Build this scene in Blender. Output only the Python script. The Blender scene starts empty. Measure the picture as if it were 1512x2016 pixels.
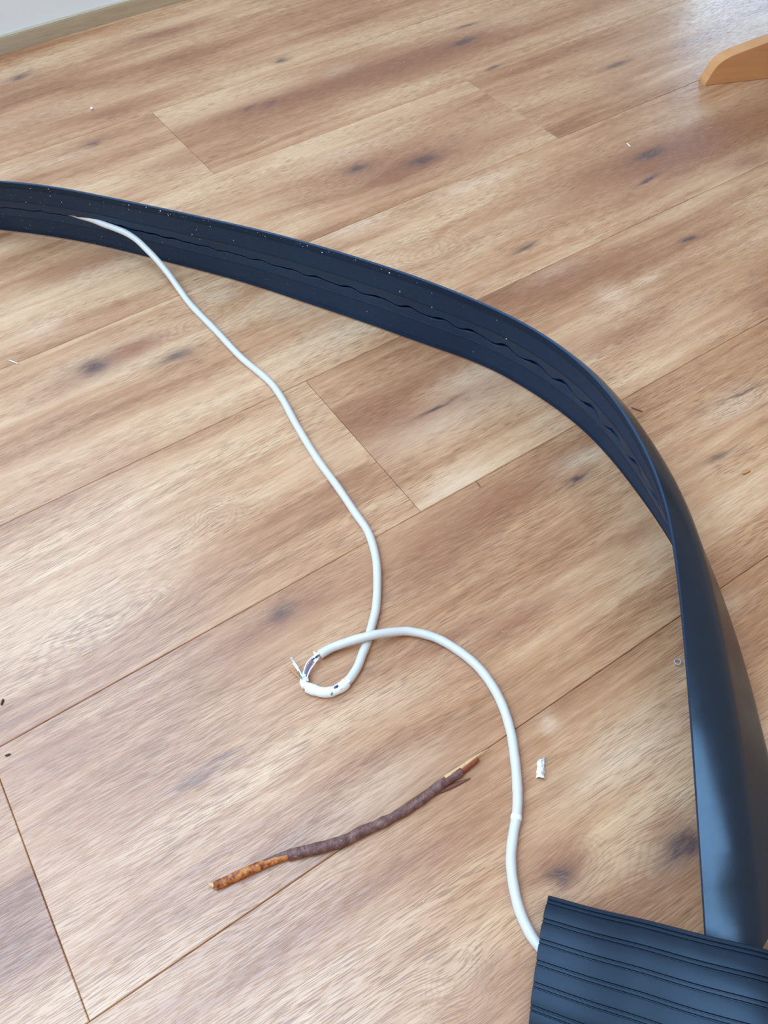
import bpy, bmesh, math, random
from mathutils import Vector, Matrix, noise as mnoise

# ------------------------------------------------------------------ camera, light, exposure
scene = bpy.context.scene
col = scene.collection
CAM_AXES = [(0.83451, 0.45825, -0.30593), (-0.54956, 0.65226, -0.52206), (-0.03969, 0.60379, 0.79615)]
cam_data = bpy.data.cameras.new('camera')
cam = bpy.data.objects.new('camera', cam_data)
col.objects.link(cam)
cam.matrix_world = Matrix.Translation((0.0, -0.14579, 0.53853)) @ Matrix(CAM_AXES).to_4x4()
cam_data.sensor_fit = 'VERTICAL'
cam_data.sensor_height = 24.0
cam_data.lens = 1609.97 / 2016 * 24.0
cam_data.clip_start = 0.01
scene.camera = cam

scene.view_settings.view_transform = 'Standard'
scene.view_settings.look = 'None'
scene.view_settings.gamma = 1.0
scene.view_settings.use_curve_mapping = False
scene.view_settings.exposure = -0.48

world = bpy.data.worlds.new('room_daylight')
scene.world = world
world.use_nodes = True
world.node_tree.nodes['Background'].inputs[0].default_value = (1.0, 0.92, 0.83, 1)
world.node_tree.nodes['Background'].inputs[1].default_value = 0.82


def area(name, loc, direction, sx, sy, radiance, color):
    d = bpy.data.lights.new(name, 'AREA')
    d.shape = 'RECTANGLE'
    d.size, d.size_y = sx, sy
    d.energy = radiance * math.pi * sx * sy
    d.color = color
    o = bpy.data.objects.new(name, d)
    col.objects.link(o)
    o.location = loc
    o.rotation_euler = Vector(direction).to_track_quat('-Z', 'Y').to_euler()
    return o


WIN = (-1.70, 0.20, 0.90, 2.25)      # window_1 opening in the back wall: x0, x1, z0, z1
DOOR = (1.74, 2.75, 0.05, 0.56)      # low glazed opening further right
WALL_Y = 1.2555
area('window_daylight', ((WIN[0]+WIN[1])/2, WALL_Y+0.13, (WIN[2]+WIN[3])/2), (0, -1, 0), WIN[1]-WIN[0], WIN[3]-WIN[2], 8.0, (0.43, 0.69, 1.0))
# flat glazed roof over the left half of the room
area('roof_daylight', (-1.0, 0.42, 2.55), (0.0, 0.0, -1.0), 2.5, 1.7, 10.6, (0.43, 0.69, 1.0))
area('low_window_daylight', ((DOOR[0]+DOOR[1])/2, WALL_Y+0.13, (DOOR[2]+DOOR[3])/2), (0, -1, 0), DOOR[1]-DOOR[0], DOOR[3]-DOOR[2], 7.5, (0.46, 0.72, 1.0))

# ------------------------------------------------------------------ measured positions (metres, floor is z = 0)
STRIP_LOW = [(-0.109, 0.9473, 0.002), (0.025, 0.8403, 0.002), (0.0577, 0.8107, 0.002), (0.0889, 0.7782, 0.002), (0.1187, 0.7437, 0.002), (0.1466, 0.7078, 0.002), (0.1724, 0.6701, 0.002), (0.1969, 0.6321, 0.002), (0.2209, 0.5951, 0.002), (0.2437, 0.5586, 0.002), (0.2647, 0.5218, 0.002), (0.2842, 0.4848, 0.002), (0.3031, 0.4488, 0.002), (0.3211, 0.4138, 0.002), (0.3381, 0.3795, 0.002), (0.3546, 0.3461, 0.002), (0.3706, 0.3136, 0.002), (0.3833, 0.2804, 0.002), (0.3916, 0.2458, 0.002), (0.3969, 0.2111, 0.002), (0.3984, 0.1765, 0.002), (0.3952, 0.1424, 0.002), (0.3892, 0.1096, 0.002), (0.3819, 0.0782, 0.002), (0.3733, 0.0485, 0.002), (0.3629, 0.0206, 0.002), (0.3507, -0.0055, 0.002), (0.3376, -0.03, 0.002), (0.3243, -0.053, 0.002), (0.3108, -0.0744, 0.002), (0.2974, -0.0945, 0.002), (0.2849, -0.1136, 0.002), (0.2652, -0.148, 0.002), (0.2614, -0.1544, 0.002), (0.2518, -0.1572, 0.002)]
STRIP_RIM = [(-0.0763, 0.9186, 0.0655), (0.0225, 0.8191, 0.0733), (0.0461, 0.7954, 0.0752), (0.0772, 0.7663, 0.0758), (0.1084, 0.734, 0.0764), (0.137, 0.6994, 0.0766), (0.1631, 0.663, 0.0768), (0.189, 0.6259, 0.077), (0.2136, 0.59, 0.0772), (0.2373, 0.5547, 0.0773), (0.2606, 0.5192, 0.0775), (0.2823, 0.4836, 0.0777), (0.3021, 0.4487, 0.0777), (0.3206, 0.4138, 0.0777), (0.338, 0.379, 0.0777), (0.3531, 0.3454, 0.0777), (0.3664, 0.3123, 0.0775), (0.3775, 0.2792, 0.0775), (0.3856, 0.2455, 0.0775), (0.3895, 0.2114, 0.0773), (0.3886, 0.1771, 0.0771), (0.383, 0.1437, 0.0767), (0.3737, 0.1128, 0.076), (0.362, 0.0835, 0.0748), (0.3483, 0.0568, 0.0728), (0.3334, 0.0337, 0.0703), (0.317, 0.0115, 0.0675), (0.3004, -0.0097, 0.0646), (0.2845, -0.0292, 0.0617), (0.2693, -0.0474, 0.0592), (0.2541, -0.0654, 0.0568), (0.2391, -0.0831, 0.0539), (0.2007, -0.1296, 0.043), (0.1841, -0.1513, 0.034), (0.1648, -0.1747, 0.028)]
CABLE_UPPER = [(0.1418, 0.6962, 0.04), (0.15, 0.6889, 0.04), (0.1615, 0.6763, 0.039), (0.1678, 0.6654, 0.038), (0.172, 0.6537, 0.037), (0.1786, 0.6392, 0.033), (0.1828, 0.6245, 0.027), (0.1862, 0.6094, 0.021), (0.189, 0.5907, 0.013), (0.1898, 0.5715, 0.007), (0.19, 0.5453, 0.0033), (0.1931, 0.4922, 0.0033), (0.1956, 0.4417, 0.0033), (0.202, 0.3965, 0.0033), (0.2009, 0.3699, 0.0033), (0.195, 0.3309, 0.0033), (0.19, 0.2865, 0.0033), (0.1882, 0.2496, 0.0033), (0.1858, 0.2191, 0.0033), (0.1839, 0.1953, 0.0033), (0.1755, 0.1711, 0.0033), (0.1636, 0.1506, 0.0033), (0.1504, 0.1323, 0.0033), (0.1423, 0.1241, 0.0033), (0.1353, 0.1175, 0.0033), (0.1287, 0.1113, 0.0033), (0.1211, 0.1056, 0.0033), (0.1138, 0.0997, 0.0033), (0.1055, 0.0953, 0.0033), (0.099, 0.0931, 0.0033)]
CABLE_LOWER = [(0.0952, 0.1226, 0.0045), (0.1046, 0.1223, 0.005), (0.1135, 0.1197, 0.0065), (0.1221, 0.1163, 0.0088), (0.1302, 0.1129, 0.0101), (0.1388, 0.1099, 0.0095), (0.1502, 0.1058, 0.007), (0.1596, 0.1011, 0.005), (0.1725, 0.087, 0.0036), (0.1802, 0.0693, 0.0033), (0.1842, 0.0503, 0.0033), (0.1835, 0.0318, 0.0033), (0.1799, 0.0159, 0.0033), (0.1728, -0.0014, 0.0033), (0.1648, -0.0151, 0.0033), (0.1551, -0.0298, 0.0033), (0.147, -0.0403, 0.0033), (0.1411, -0.0466, 0.0033), (0.1313, -0.0552, 0.0033), (0.1217, -0.0651, 0.0033), (0.1138, -0.0774, 0.0033), (0.1079, -0.0905, 0.0033), (0.1051, -0.1034, 0.0033), (0.1052, -0.1115, 0.0033), (0.1071, -0.1201, 0.0033), (0.1105, -0.1316, 0.0033)]
FRAGMENT = [(0.1005, 0.0935, 0.0033), (0.097, 0.0926, 0.0033), (0.0923, 0.0925, 0.0033), (0.0871, 0.0937, 0.0033), (0.0821, 0.0966, 0.0033), (0.0782, 0.1012, 0.0033), (0.0752, 0.1061, 0.0033)]
COLLAR = [(0.0747, 0.1068, 0.0035), (0.075, 0.1108, 0.0035), (0.0775, 0.1144, 0.0035), (0.0804, 0.1172, 0.0035)]
WIRES = [('purple', [(0.0768, 0.1119, 0.006), (0.0814, 0.117, 0.006), (0.0864, 0.1204, 0.006), (0.0922, 0.1223, 0.006)]), ('purple', [(0.0776, 0.1119, 0.006), (0.0827, 0.117, 0.006), (0.0875, 0.1201, 0.006), (0.0936, 0.1218, 0.006)]), ('white', [(0.0765, 0.1136, 0.006), (0.0806, 0.1185, 0.006), (0.085, 0.1218, 0.006), (0.0906, 0.1233, 0.006)]), ('white', [(0.0778, 0.1108, 0.006), (0.0821, 0.1146, 0.006), (0.0877, 0.1175, 0.006), (0.0936, 0.1203, 0.006)]), ('white', [(0.0759, 0.1126, 0.006), (0.0764, 0.1185, 0.006), (0.0769, 0.123, 0.006), (0.0767, 0.1265, 0.006), (0.0765, 0.1306, 0.006)]), ('white', [(0.0753, 0.1144, 0.006), (0.0759, 0.1198, 0.006), (0.0758, 0.1247, 0.006), (0.0756, 0.1268, 0.006)]), ('green', [(0.075, 0.1117, 0.006), (0.0751, 0.1155, 0.006), (0.0758, 0.1189, 0.006)]), ('orange', [(0.0746, 0.1145, 0.0035), (0.0736, 0.1194, 0.0035), (0.0726, 0.1235, 0.0035), (0.0709, 0.1272, 0.0035)]), ('green', [(0.0881, 0.1211, 0.006), (0.0912, 0.1214, 0.006), (0.0944, 0.1217, 0.006)]), ('green', [(0.0858, 0.0903, 0.006), (0.0882, 0.0923, 0.006), (0.0891, 0.0931, 0.006)]), ('blue', [(0.0965, 0.0914, 0.006), (0.0987, 0.0922, 0.006), (0.1007, 0.0927, 0.006)])]
TWIG = [(-0.041, 0.0267, 0.0026), (-0.0386, 0.0244, 0.0026), (-0.0277, 0.0224, 0.0026), (-0.0157, 0.0203, 0.0026), (-0.0037, 0.0177, 0.0026), (0.008, 0.0146, 0.0026), (0.0192, 0.0103, 0.0026), (0.0304, 0.0061, 0.0026), (0.042, 0.0023, 0.0026), (0.0534, 0.001, 0.0026), (0.0654, -0.0014, 0.0026), (0.0775, -0.003, 0.0026), (0.0887, -0.004, 0.0026), (0.101, -0.0037, 0.0026), (0.1095, -0.0031, 0.0026), (0.1172, -0.0031, 0.0026), (0.1295, -0.0033, 0.0026), (0.1424, -0.0029, 0.0026), (0.1535, -0.0012, 0.0026)]
BARK_STRIP = [(0.1019, -0.0058, 0.0012), (0.1089, -0.0057, 0.0012), (0.1153, -0.0069, 0.0012), (0.1226, -0.0082, 0.0012), (0.132, -0.0101, 0.0012)]
SPOT = (0.1074, -0.0031, 0.005)
SCRAP = [(0.1808, -0.0275, 0.002), (0.1755, -0.026, 0.002), (0.168, -0.034, 0.002), (0.172, -0.038, 0.002)]
DEBRIS = {'white_splinter': [(0.0069, 0.5768, 0.001), (0.0127, 0.5663, 0.001)], 'red_splinter': [(0.4538, 0.1773, 0.001), (0.456, 0.1725, 0.001), (0.4583, 0.1678, 0.001)], 'grey_curl': [(0.3035, -0.0249, 0.001), (0.3038, -0.028, 0.001)], 'tan_flake': [(0.4748, 0.0677, 0.001), (0.4822, 0.0666, 0.001)], 'brown_hair': [(0.2883, 0.1894, 0.001), (0.288, 0.1855, 0.001), (0.2874, 0.1826, 0.001)], 'white_curl': [(0.763, 0.5095, 0.001), (0.7607, 0.5009, 0.001)], 'white_crumb': [(0.2574, 1.0087, 0.001), (0.2613, 1.0074, 0.001)], 'dark_bit': [(-0.1128, 0.2196, 0.001), (-0.1101, 0.2234, 0.001)], 'dark_bit2': [(-0.122, 0.181, 0.001), (-0.1186, 0.1804, 0.001)], 'dark_crumb': [(0.4411, 0.8505, 0.001), (0.442, 0.8464, 0.001)], 'pale_crumb': [(0.692, 0.6391, 0.001), (0.6949, 0.6385, 0.001)], 'black_speck': [(1.0988, 0.7142, 0.001), (1.1018, 0.7141, 0.001)]}
KNOTS = [(0.0714, 0.5182, 0.0137, 0.0091, -0.08, 0.8), (0.1441, 0.4844, 0.014, 0.0068, -0.08, 0.6), (0.0921, 0.1726, 0.0099, 0.0056, -0.0108, 0.55), (0.4693, 0.6648, 0.0124, 0.0071, -0.08, 0.8), (0.5424, 0.6307, 0.0162, 0.0077, -0.08, 1.0), (0.7725, 0.8571, 0.0175, 0.0061, 0.0382, 0.9), (0.8086, 0.898, 0.016, 0.0037, -0.0446, 0.6), (0.7663, 0.4748, 0.0176, 0.0061, -0.0674, 1.0), (0.7273, 0.4361, 0.0139, 0.0023, 0.08, 0.8), (0.6811, 0.3265, 0.0089, 0.0033, -0.08, 0.9), (0.2086, 1.1659, 0.0136, 0.0072, 0.0773, 0.7), (0.2278, 0.9215, 0.0075, 0.0069, 0.08, 0.6), (0.3575, 0.1419, 0.0087, 0.0034, -0.0418, 0.7), (0.1402, -0.089, 0.0079, 0.0065, -0.08, 0.8), (0.2166, -0.119, 0.0145, 0.0078, -0.08, 1.0), (0.3122, 0.2796, 0.0214, 0.0021, 0.0051, 0.7), (0.5298, 0.4192, 0.0116, 0.0031, 0.0391, 0.7), (0.4608, 0.8729, 0.0073, 0.0044, 0.062, 0.6), (0.535, 0.9727, 0.0081, 0.006, -0.054, 0.6), (0.7573, 0.7679, 0.0143, 0.0036, 0.08, 0.6), (0.8989, 0.67, 0.0162, 0.0037, -0.08, 0.7), (0.5459, 0.1338, 0.0216, 0.0015, -0.08, 0.6), (0.4675, 0.0909, 0.0131, 0.0028, -0.0425, 0.5), (0.0013, 0.0967, 0.0122, 0.0018, -0.08, 0.35), (-0.0197, 0.0922, 0.0195, 0.0033, -0.08, 0.3), (0.4281, 0.8784, 0.0114, 0.0039, -0.0223, 0.4)]
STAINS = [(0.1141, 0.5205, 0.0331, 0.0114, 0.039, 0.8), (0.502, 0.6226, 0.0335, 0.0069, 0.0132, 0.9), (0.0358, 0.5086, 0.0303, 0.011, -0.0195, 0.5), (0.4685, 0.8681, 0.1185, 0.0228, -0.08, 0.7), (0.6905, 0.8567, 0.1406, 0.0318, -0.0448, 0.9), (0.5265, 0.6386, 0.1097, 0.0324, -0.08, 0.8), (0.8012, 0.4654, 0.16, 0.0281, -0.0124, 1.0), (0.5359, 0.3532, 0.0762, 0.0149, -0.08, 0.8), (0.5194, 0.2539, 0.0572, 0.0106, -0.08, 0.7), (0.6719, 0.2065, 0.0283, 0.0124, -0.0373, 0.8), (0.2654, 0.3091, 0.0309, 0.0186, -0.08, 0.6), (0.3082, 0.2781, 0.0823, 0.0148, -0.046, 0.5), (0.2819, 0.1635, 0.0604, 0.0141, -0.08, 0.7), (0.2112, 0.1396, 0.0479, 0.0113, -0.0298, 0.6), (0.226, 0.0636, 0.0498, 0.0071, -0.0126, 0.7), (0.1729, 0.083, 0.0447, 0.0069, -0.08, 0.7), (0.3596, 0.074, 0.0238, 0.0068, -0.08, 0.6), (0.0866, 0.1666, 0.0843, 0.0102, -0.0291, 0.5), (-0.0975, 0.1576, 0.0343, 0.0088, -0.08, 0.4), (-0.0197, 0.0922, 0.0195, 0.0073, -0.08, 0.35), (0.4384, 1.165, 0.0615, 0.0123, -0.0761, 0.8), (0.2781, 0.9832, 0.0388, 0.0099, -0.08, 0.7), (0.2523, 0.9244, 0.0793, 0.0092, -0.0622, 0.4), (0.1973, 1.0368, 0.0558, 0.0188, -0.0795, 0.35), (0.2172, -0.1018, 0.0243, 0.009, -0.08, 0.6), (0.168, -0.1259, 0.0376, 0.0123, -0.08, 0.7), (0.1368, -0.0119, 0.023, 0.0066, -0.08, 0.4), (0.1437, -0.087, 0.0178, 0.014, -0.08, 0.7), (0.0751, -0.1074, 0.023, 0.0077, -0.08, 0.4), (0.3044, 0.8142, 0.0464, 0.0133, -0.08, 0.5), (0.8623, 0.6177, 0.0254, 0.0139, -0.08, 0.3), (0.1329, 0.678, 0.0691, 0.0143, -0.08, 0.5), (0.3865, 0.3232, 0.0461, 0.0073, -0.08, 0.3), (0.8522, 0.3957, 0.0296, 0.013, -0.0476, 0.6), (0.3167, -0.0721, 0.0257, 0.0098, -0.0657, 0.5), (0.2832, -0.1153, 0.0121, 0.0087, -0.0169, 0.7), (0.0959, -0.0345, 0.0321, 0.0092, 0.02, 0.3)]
LIGHTS = [(0.3608, 0.2896, 0.0385, 0.0145, -0.08, 0.6), (0.3613, 0.5149, 0.0747, 0.0085, -0.067, 0.0), (0.5289, 0.3629, 0.0324, 0.0112, -0.08, 0.8), (0.5501, 0.3057, 0.0159, 0.014, -0.08, 0.8), (0.4025, 0.5619, 0.0394, 0.0109, -0.052, 0.9), (0.556, 0.5522, 0.0521, 0.0097, -0.08, 0.8), (0.4744, 0.6993, 0.0562, 0.0145, -0.08, 0.5), (0.3091, 0.2651, 0.0612, 0.0173, -0.0192, 0.8), (0.2717, 0.2003, 0.0274, 0.0101, 0.0386, 0.9), (0.3772, 0.1568, 0.0291, 0.0077, -0.08, 0.8), (0.5947, 0.301, 0.0151, 0.0045, -0.08, 0.7), (0.5817, 0.8945, 0.0221, 0.0119, 0.08, 0.7), (0.4587, 0.3934, 0.018, 0.0046, -0.08, 0.5), (0.2212, 0.5445, 0.0164, 0.0085, -0.08, 0.6), (0.5266, 0.2836, 0.0445, 0.0107, -0.08, 0.4), (0.4419, 0.2504, 0.0409, 0.0118, 0.0089, 0.4), (0.5362, 0.1292, 0.0327, 0.0127, 0.0045, 0.7), (0.3643, -0.0118, 0.0142, 0.0069, -0.08, 0.8), (0.1965, -0.0102, 0.0066, 0.0068, -0.0184, 0.7), (0.0811, 0.0183, 0.0434, 0.0118, -0.025, 0.6), (0.2994, 0.4164, 0.0469, 0.0144, -0.0257, 0.5), (0.048, 0.6036, 0.0205, 0.0126, -0.08, 0.6), (0.2241, -0.0541, 0.0445, 0.0143, -0.0211, 0.7), (0.3122, -0.0341, 0.0162, 0.007, -0.08, 0.5), (0.1287, 0.0658, 0.0285, 0.0095, -0.08, 0.4), (0.2856, 0.4745, 0.0231, 0.0078, -0.08, 0.5), (0.1687, 0.7909, 0.0308, 0.0089, -0.08, 0.0), (0.1798, 0.9092, 0.0386, 0.0089, -0.08, 0.5)]
SWIRLS = [(0.4479, 0.4779, 0.0425, 0.0261, -0.08, 1.0), (0.4442, 0.6506, 0.054, 0.0367, -0.08, 1.0), (0.1916, 0.5188, 0.0402, 0.0197, 0.0003, 1.0), (-0.0257, 0.2381, 0.0549, 0.0212, 0.08, 1.0), (0.0933, 0.286, 0.0225, 0.0164, -0.08, -1.0), (0.0589, -0.0997, 0.0175, 0.0156, -0.0503, 1.0), (0.1408, -0.0886, 0.0223, 0.0155, -0.08, 1.2), (0.214, -0.1141, 0.0315, 0.0154, 0.0265, 1.2), (0.6092, 0.473, 0.0601, 0.0215, -0.0049, 0.6), (0.5503, 0.1268, 0.023, 0.0155, -0.027, 0.8), (-0.0112, 0.2405, 0.038, 0.0143, 0.0231, 1.0), (0.5447, 0.6909, 0.0582, 0.0227, -0.08, 0.7), (0.3782, 0.803, 0.0348, 0.0242, -0.08, 0.6), (0.0386, 0.0267, 0.0259, 0.01, -0.0707, -0.5), (0.5359, 0.2303, 0.026, 0.0121, -0.0304, 0.5), (0.2595, 0.1629, 0.0198, 0.0121, -0.0615, 0.8)]
random.seed(7)


# ------------------------------------------------------------------ helpers
def tag(o, label=None, cat=None, group=None, kind=None):
    if label: o['label'] = label
    if cat: o['category'] = cat
    if group: o['group'] = group
    if kind: o['kind'] = kind
    return o


def empty(name, loc, label, cat, group=None):
    o = bpy.data.objects.new(name, None)
    col.objects.link(o)
    o.location = loc
    o.empty_display_size = 0.02
    return tag(o, label, cat, group)


def link(name, me, mat, parent=None, smooth=False):
    o = bpy.data.objects.new(name, me)
    col.objects.link(o)
    if mat: me.materials.append(mat)
    if parent is not None:
        o.parent = parent
        o.matrix_parent_inverse = Matrix.Translation(-Vector(parent.location))
    if smooth:
        me.polygons.foreach_set('use_smooth', [True] * len(me.polygons))
    return o


def mesh(name, verts, faces, mat, parent=None, smooth=False):
    me = bpy.data.meshes.new(name)
    me.from_pydata([tuple(v) for v in verts], [], faces)
    me.validate()
    bm = bmesh.new(); bm.from_mesh(me)
    bmesh.ops.recalc_face_normals(bm, faces=bm.faces[:])
    bm.to_mesh(me); bm.free()
    return link(name, me, mat, parent, smooth)


def curve_points(pts, step):
    """Catmull-Rom through pts, resampled at an even step."""
    P = [Vector(p) for p in pts]
    d = [0.0]
    for a, b in zip(P, P[1:]): d.append(d[-1] + max((b - a).length, 1e-6))
    m = []
    for i in range(len(P)):
        a, b = max(i-1, 0), min(i+1, len(P)-1)
        m.append((P[b] - P[a]) / (d[b] - d[a]))
    fine = []
    for i in range(len(P)-1):
        h = d[i+1] - d[i]
        k = max(4, int(h / step * 3))
        for q in range(k):
            s = q / k
            fine.append((2*s**3-3*s**2+1)*P[i] + (s**3-2*s**2+s)*h*m[i] + (-2*s**3+3*s**2)*P[i+1] + (s**3-s**2)*h*m[i+1])
    fine.append(P[-1])
    L = [0.0]
    for a, b in zip(fine, fine[1:]): L.append(L[-1] + (b - a).length)
    n = max(3, int(round(L[-1] / step)) + 1)
    out, j = [], 0
    for i in range(n):
        t = L[-1] * i / (n-1)
        while j < len(L)-2 and L[j+1] < t: j += 1
        s = (t - L[j]) / max(L[j+1] - L[j], 1e-9)
        out.append(fine[j].lerp(fine[j+1], min(max(s, 0), 1)))
    return out


def frames(P):
    T = []
    for i in range(len(P)):
        T.append((P[min(i+1, len(P)-1)] - P[max(i-1, 0)]).normalized())
    up = Vector((0, 0, 1))
    if abs(T[0].dot(up)) > 0.9: up = Vector((1, 0, 0))
    N = [(up - T[0]*up.dot(T[0])).normalized()]
    for t in T[1:]:
        n = N[-1] - t * N[-1].dot(t)
        N.append(n.normalized())
    return T, N


def tube(name, pts, r, mat, parent=None, sides=10, step=0.003, flat=1.0, warp=None, arc=None):
    """Swept tube; r is a number or a function of t in 0..1; arc=(a0,a1) makes an open shell with thickness."""
    P = curve_points(pts, step)
    T, N = frames(P)
    n = len(P)
    V, F = [], []
    a0, a1 = arc if arc else (0.0, 2*math.pi)
    for i in range(n):
        t = i / (n-1)
        rr = r(t) if callable(r) else r
        B = T[i].cross(N[i])
        for k in range(sides):
            a = a0 + (a1 - a0) * (k / (sides - (1 if arc else 0)))
            q = rr * (warp(t, a) if warp else 1.0)
            V.append(P[i] + B * (q * math.cos(a)) + N[i] * (q * flat * math.sin(a)))
    for i in range(n-1):
        for k in range(sides - (1 if arc else 0)):
            k2 = (k+1) % sides
            F.append((i*sides+k, i*sides+k2, (i+1)*sides+k2, (i+1)*sides+k))
    if not arc:
        F.append(tuple(range(sides))[::-1]); F.append(tuple((n-1)*sides + k for k in range(sides)))
    return mesh(name, V, F, mat, parent, True)


def boxm(name, lo, hi, mat, parent=None, bevel=0.0):
    x0, y0, z0 = lo; x1, y1, z1 = hi
    V = [(x0,y0,z0),(x1,y0,z0),(x1,y1,z0),(x0,y1,z0),(x0,y0,z1),(x1,y0,z1),(x1,y1,z1),(x0,y1,z1)]
    F = [(0,3,2,1),(4,5,6,7),(0,1,5,4),(1,2,6,5),(2,3,7,6),(3,0,4,7)]
    me = bpy.data.meshes.new(name)
    me.from_pydata(V, [], F)
    if bevel:
        bm = bmesh.new(); bm.from_mesh(me)
        bmesh.ops.bevel(bm, geom=bm.edges[:], offset=bevel, segments=2, affect='EDGES')
        bm.to_mesh(me); bm.free()
    return link(name, me, mat, parent)


# ------------------------------------------------------------------ material helpers
class Nodes:
    def __init__(self, name):
        self.m = bpy.data.materials.new(name)
        self.m.use_nodes = True
        self.t = self.m.node_tree
        self.b = self.t.nodes['Principled BSDF']

    def new(self, kind, **kw):
        n = self.t.nodes.new(kind)
        for k, v in kw.items(): setattr(n, k, v)
        return n

    def put(self, sock, v):
        if v is None: return
        if isinstance(v, bpy.types.NodeSocket): self.t.links.new(v, sock)
        else: sock.default_value = v

    def math(self, op, a, b=None, c=None, clamp=False):
        n = self.new('ShaderNodeMath', operation=op, use_clamp=clamp)
        for i, v in enumerate((a, b, c)): self.put(n.inputs[i], v)
        return n.outputs[0]

    def vec(self, op, a, b=None):
        n = self.new('ShaderNodeVectorMath', operation=op)
        self.put(n.inputs[0], a); self.put(n.inputs[1], b)
        return n.outputs['Value'] if op in ('DOT_PRODUCT', 'LENGTH') else n.outputs['Vector']

    def xyz(self, x, y, z):
        n = self.new('ShaderNodeCombineXYZ')
        for i, v in enumerate((x, y, z)): self.put(n.inputs[i], v)
        return n.outputs[0]

    def noise(self, v, scale=1.0, detail=2.0, rough=0.5):
        n = self.new('ShaderNodeTexNoise')
        self.put(n.inputs['Vector'], v)
        n.inputs['Scale'].default_value = scale
        n.inputs['Detail'].default_value = detail
        n.inputs['Roughness'].default_value = rough
        return n.outputs['Fac']

    def ramp(self, f, stops, mode='LINEAR'):
        n = self.new('ShaderNodeValToRGB')
        n.color_ramp.interpolation = mode
        e = n.color_ramp.elements
        while len(e) < len(stops): e.new(0.5)
        for el, (p, c) in zip(e, stops):
            el.position = p
            el.color = (c, c, c, 1) if isinstance(c, (int, float)) else (*c, 1)
        self.put(n.inputs[0], f)
        return n.outputs[0]

    def mix(self, f, a, b, mode='MIX'):
        n = self.new('ShaderNodeMix', data_type='RGBA', blend_type=mode)
        self.put(n.inputs['Factor'], f)
        for s, v in ((n.inputs[6], a), (n.inputs[7], b)):
            self.put(s, (*v, 1) if isinstance(v, tuple) and len(v) == 3 else v)
        return n.outputs[2]

    def coord(self, which='Object'):
        return self.new('ShaderNodeTexCoord').outputs[which]

    def bump(self, h, strength, dist):
        n = self.new('ShaderNodeBump')
        n.inputs['Strength'].default_value = strength
        n.inputs['Distance'].default_value = dist
        self.put(n.inputs['Height'], h)
        self.put(self.b.inputs['Normal'], n.outputs[0])

    def done(self, color=None, rough=None, spec=None):
        self.put(self.b.inputs['Base Color'], (*color, 1) if isinstance(color, tuple) else color)
        self.put(self.b.inputs['Roughness'], rough)
        if spec is not None: self.b.inputs['Specular IOR Level'].default_value = spec
        return self.m


def plain(name, color, rough=0.5, spec=0.5, vary=0.08, scale=400.0):
    k = Nodes(name)
    f = k.noise(k.coord(), scale, 3.0)
    c = k.mix(f, tuple(x*(1-vary) for x in color), tuple(min(x*(1+vary), 1) for x in color))
    k.bump(f, 0.15, 0.0004)
    return k.done(c, rough, spec)


E_CONST = math.e


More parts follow.
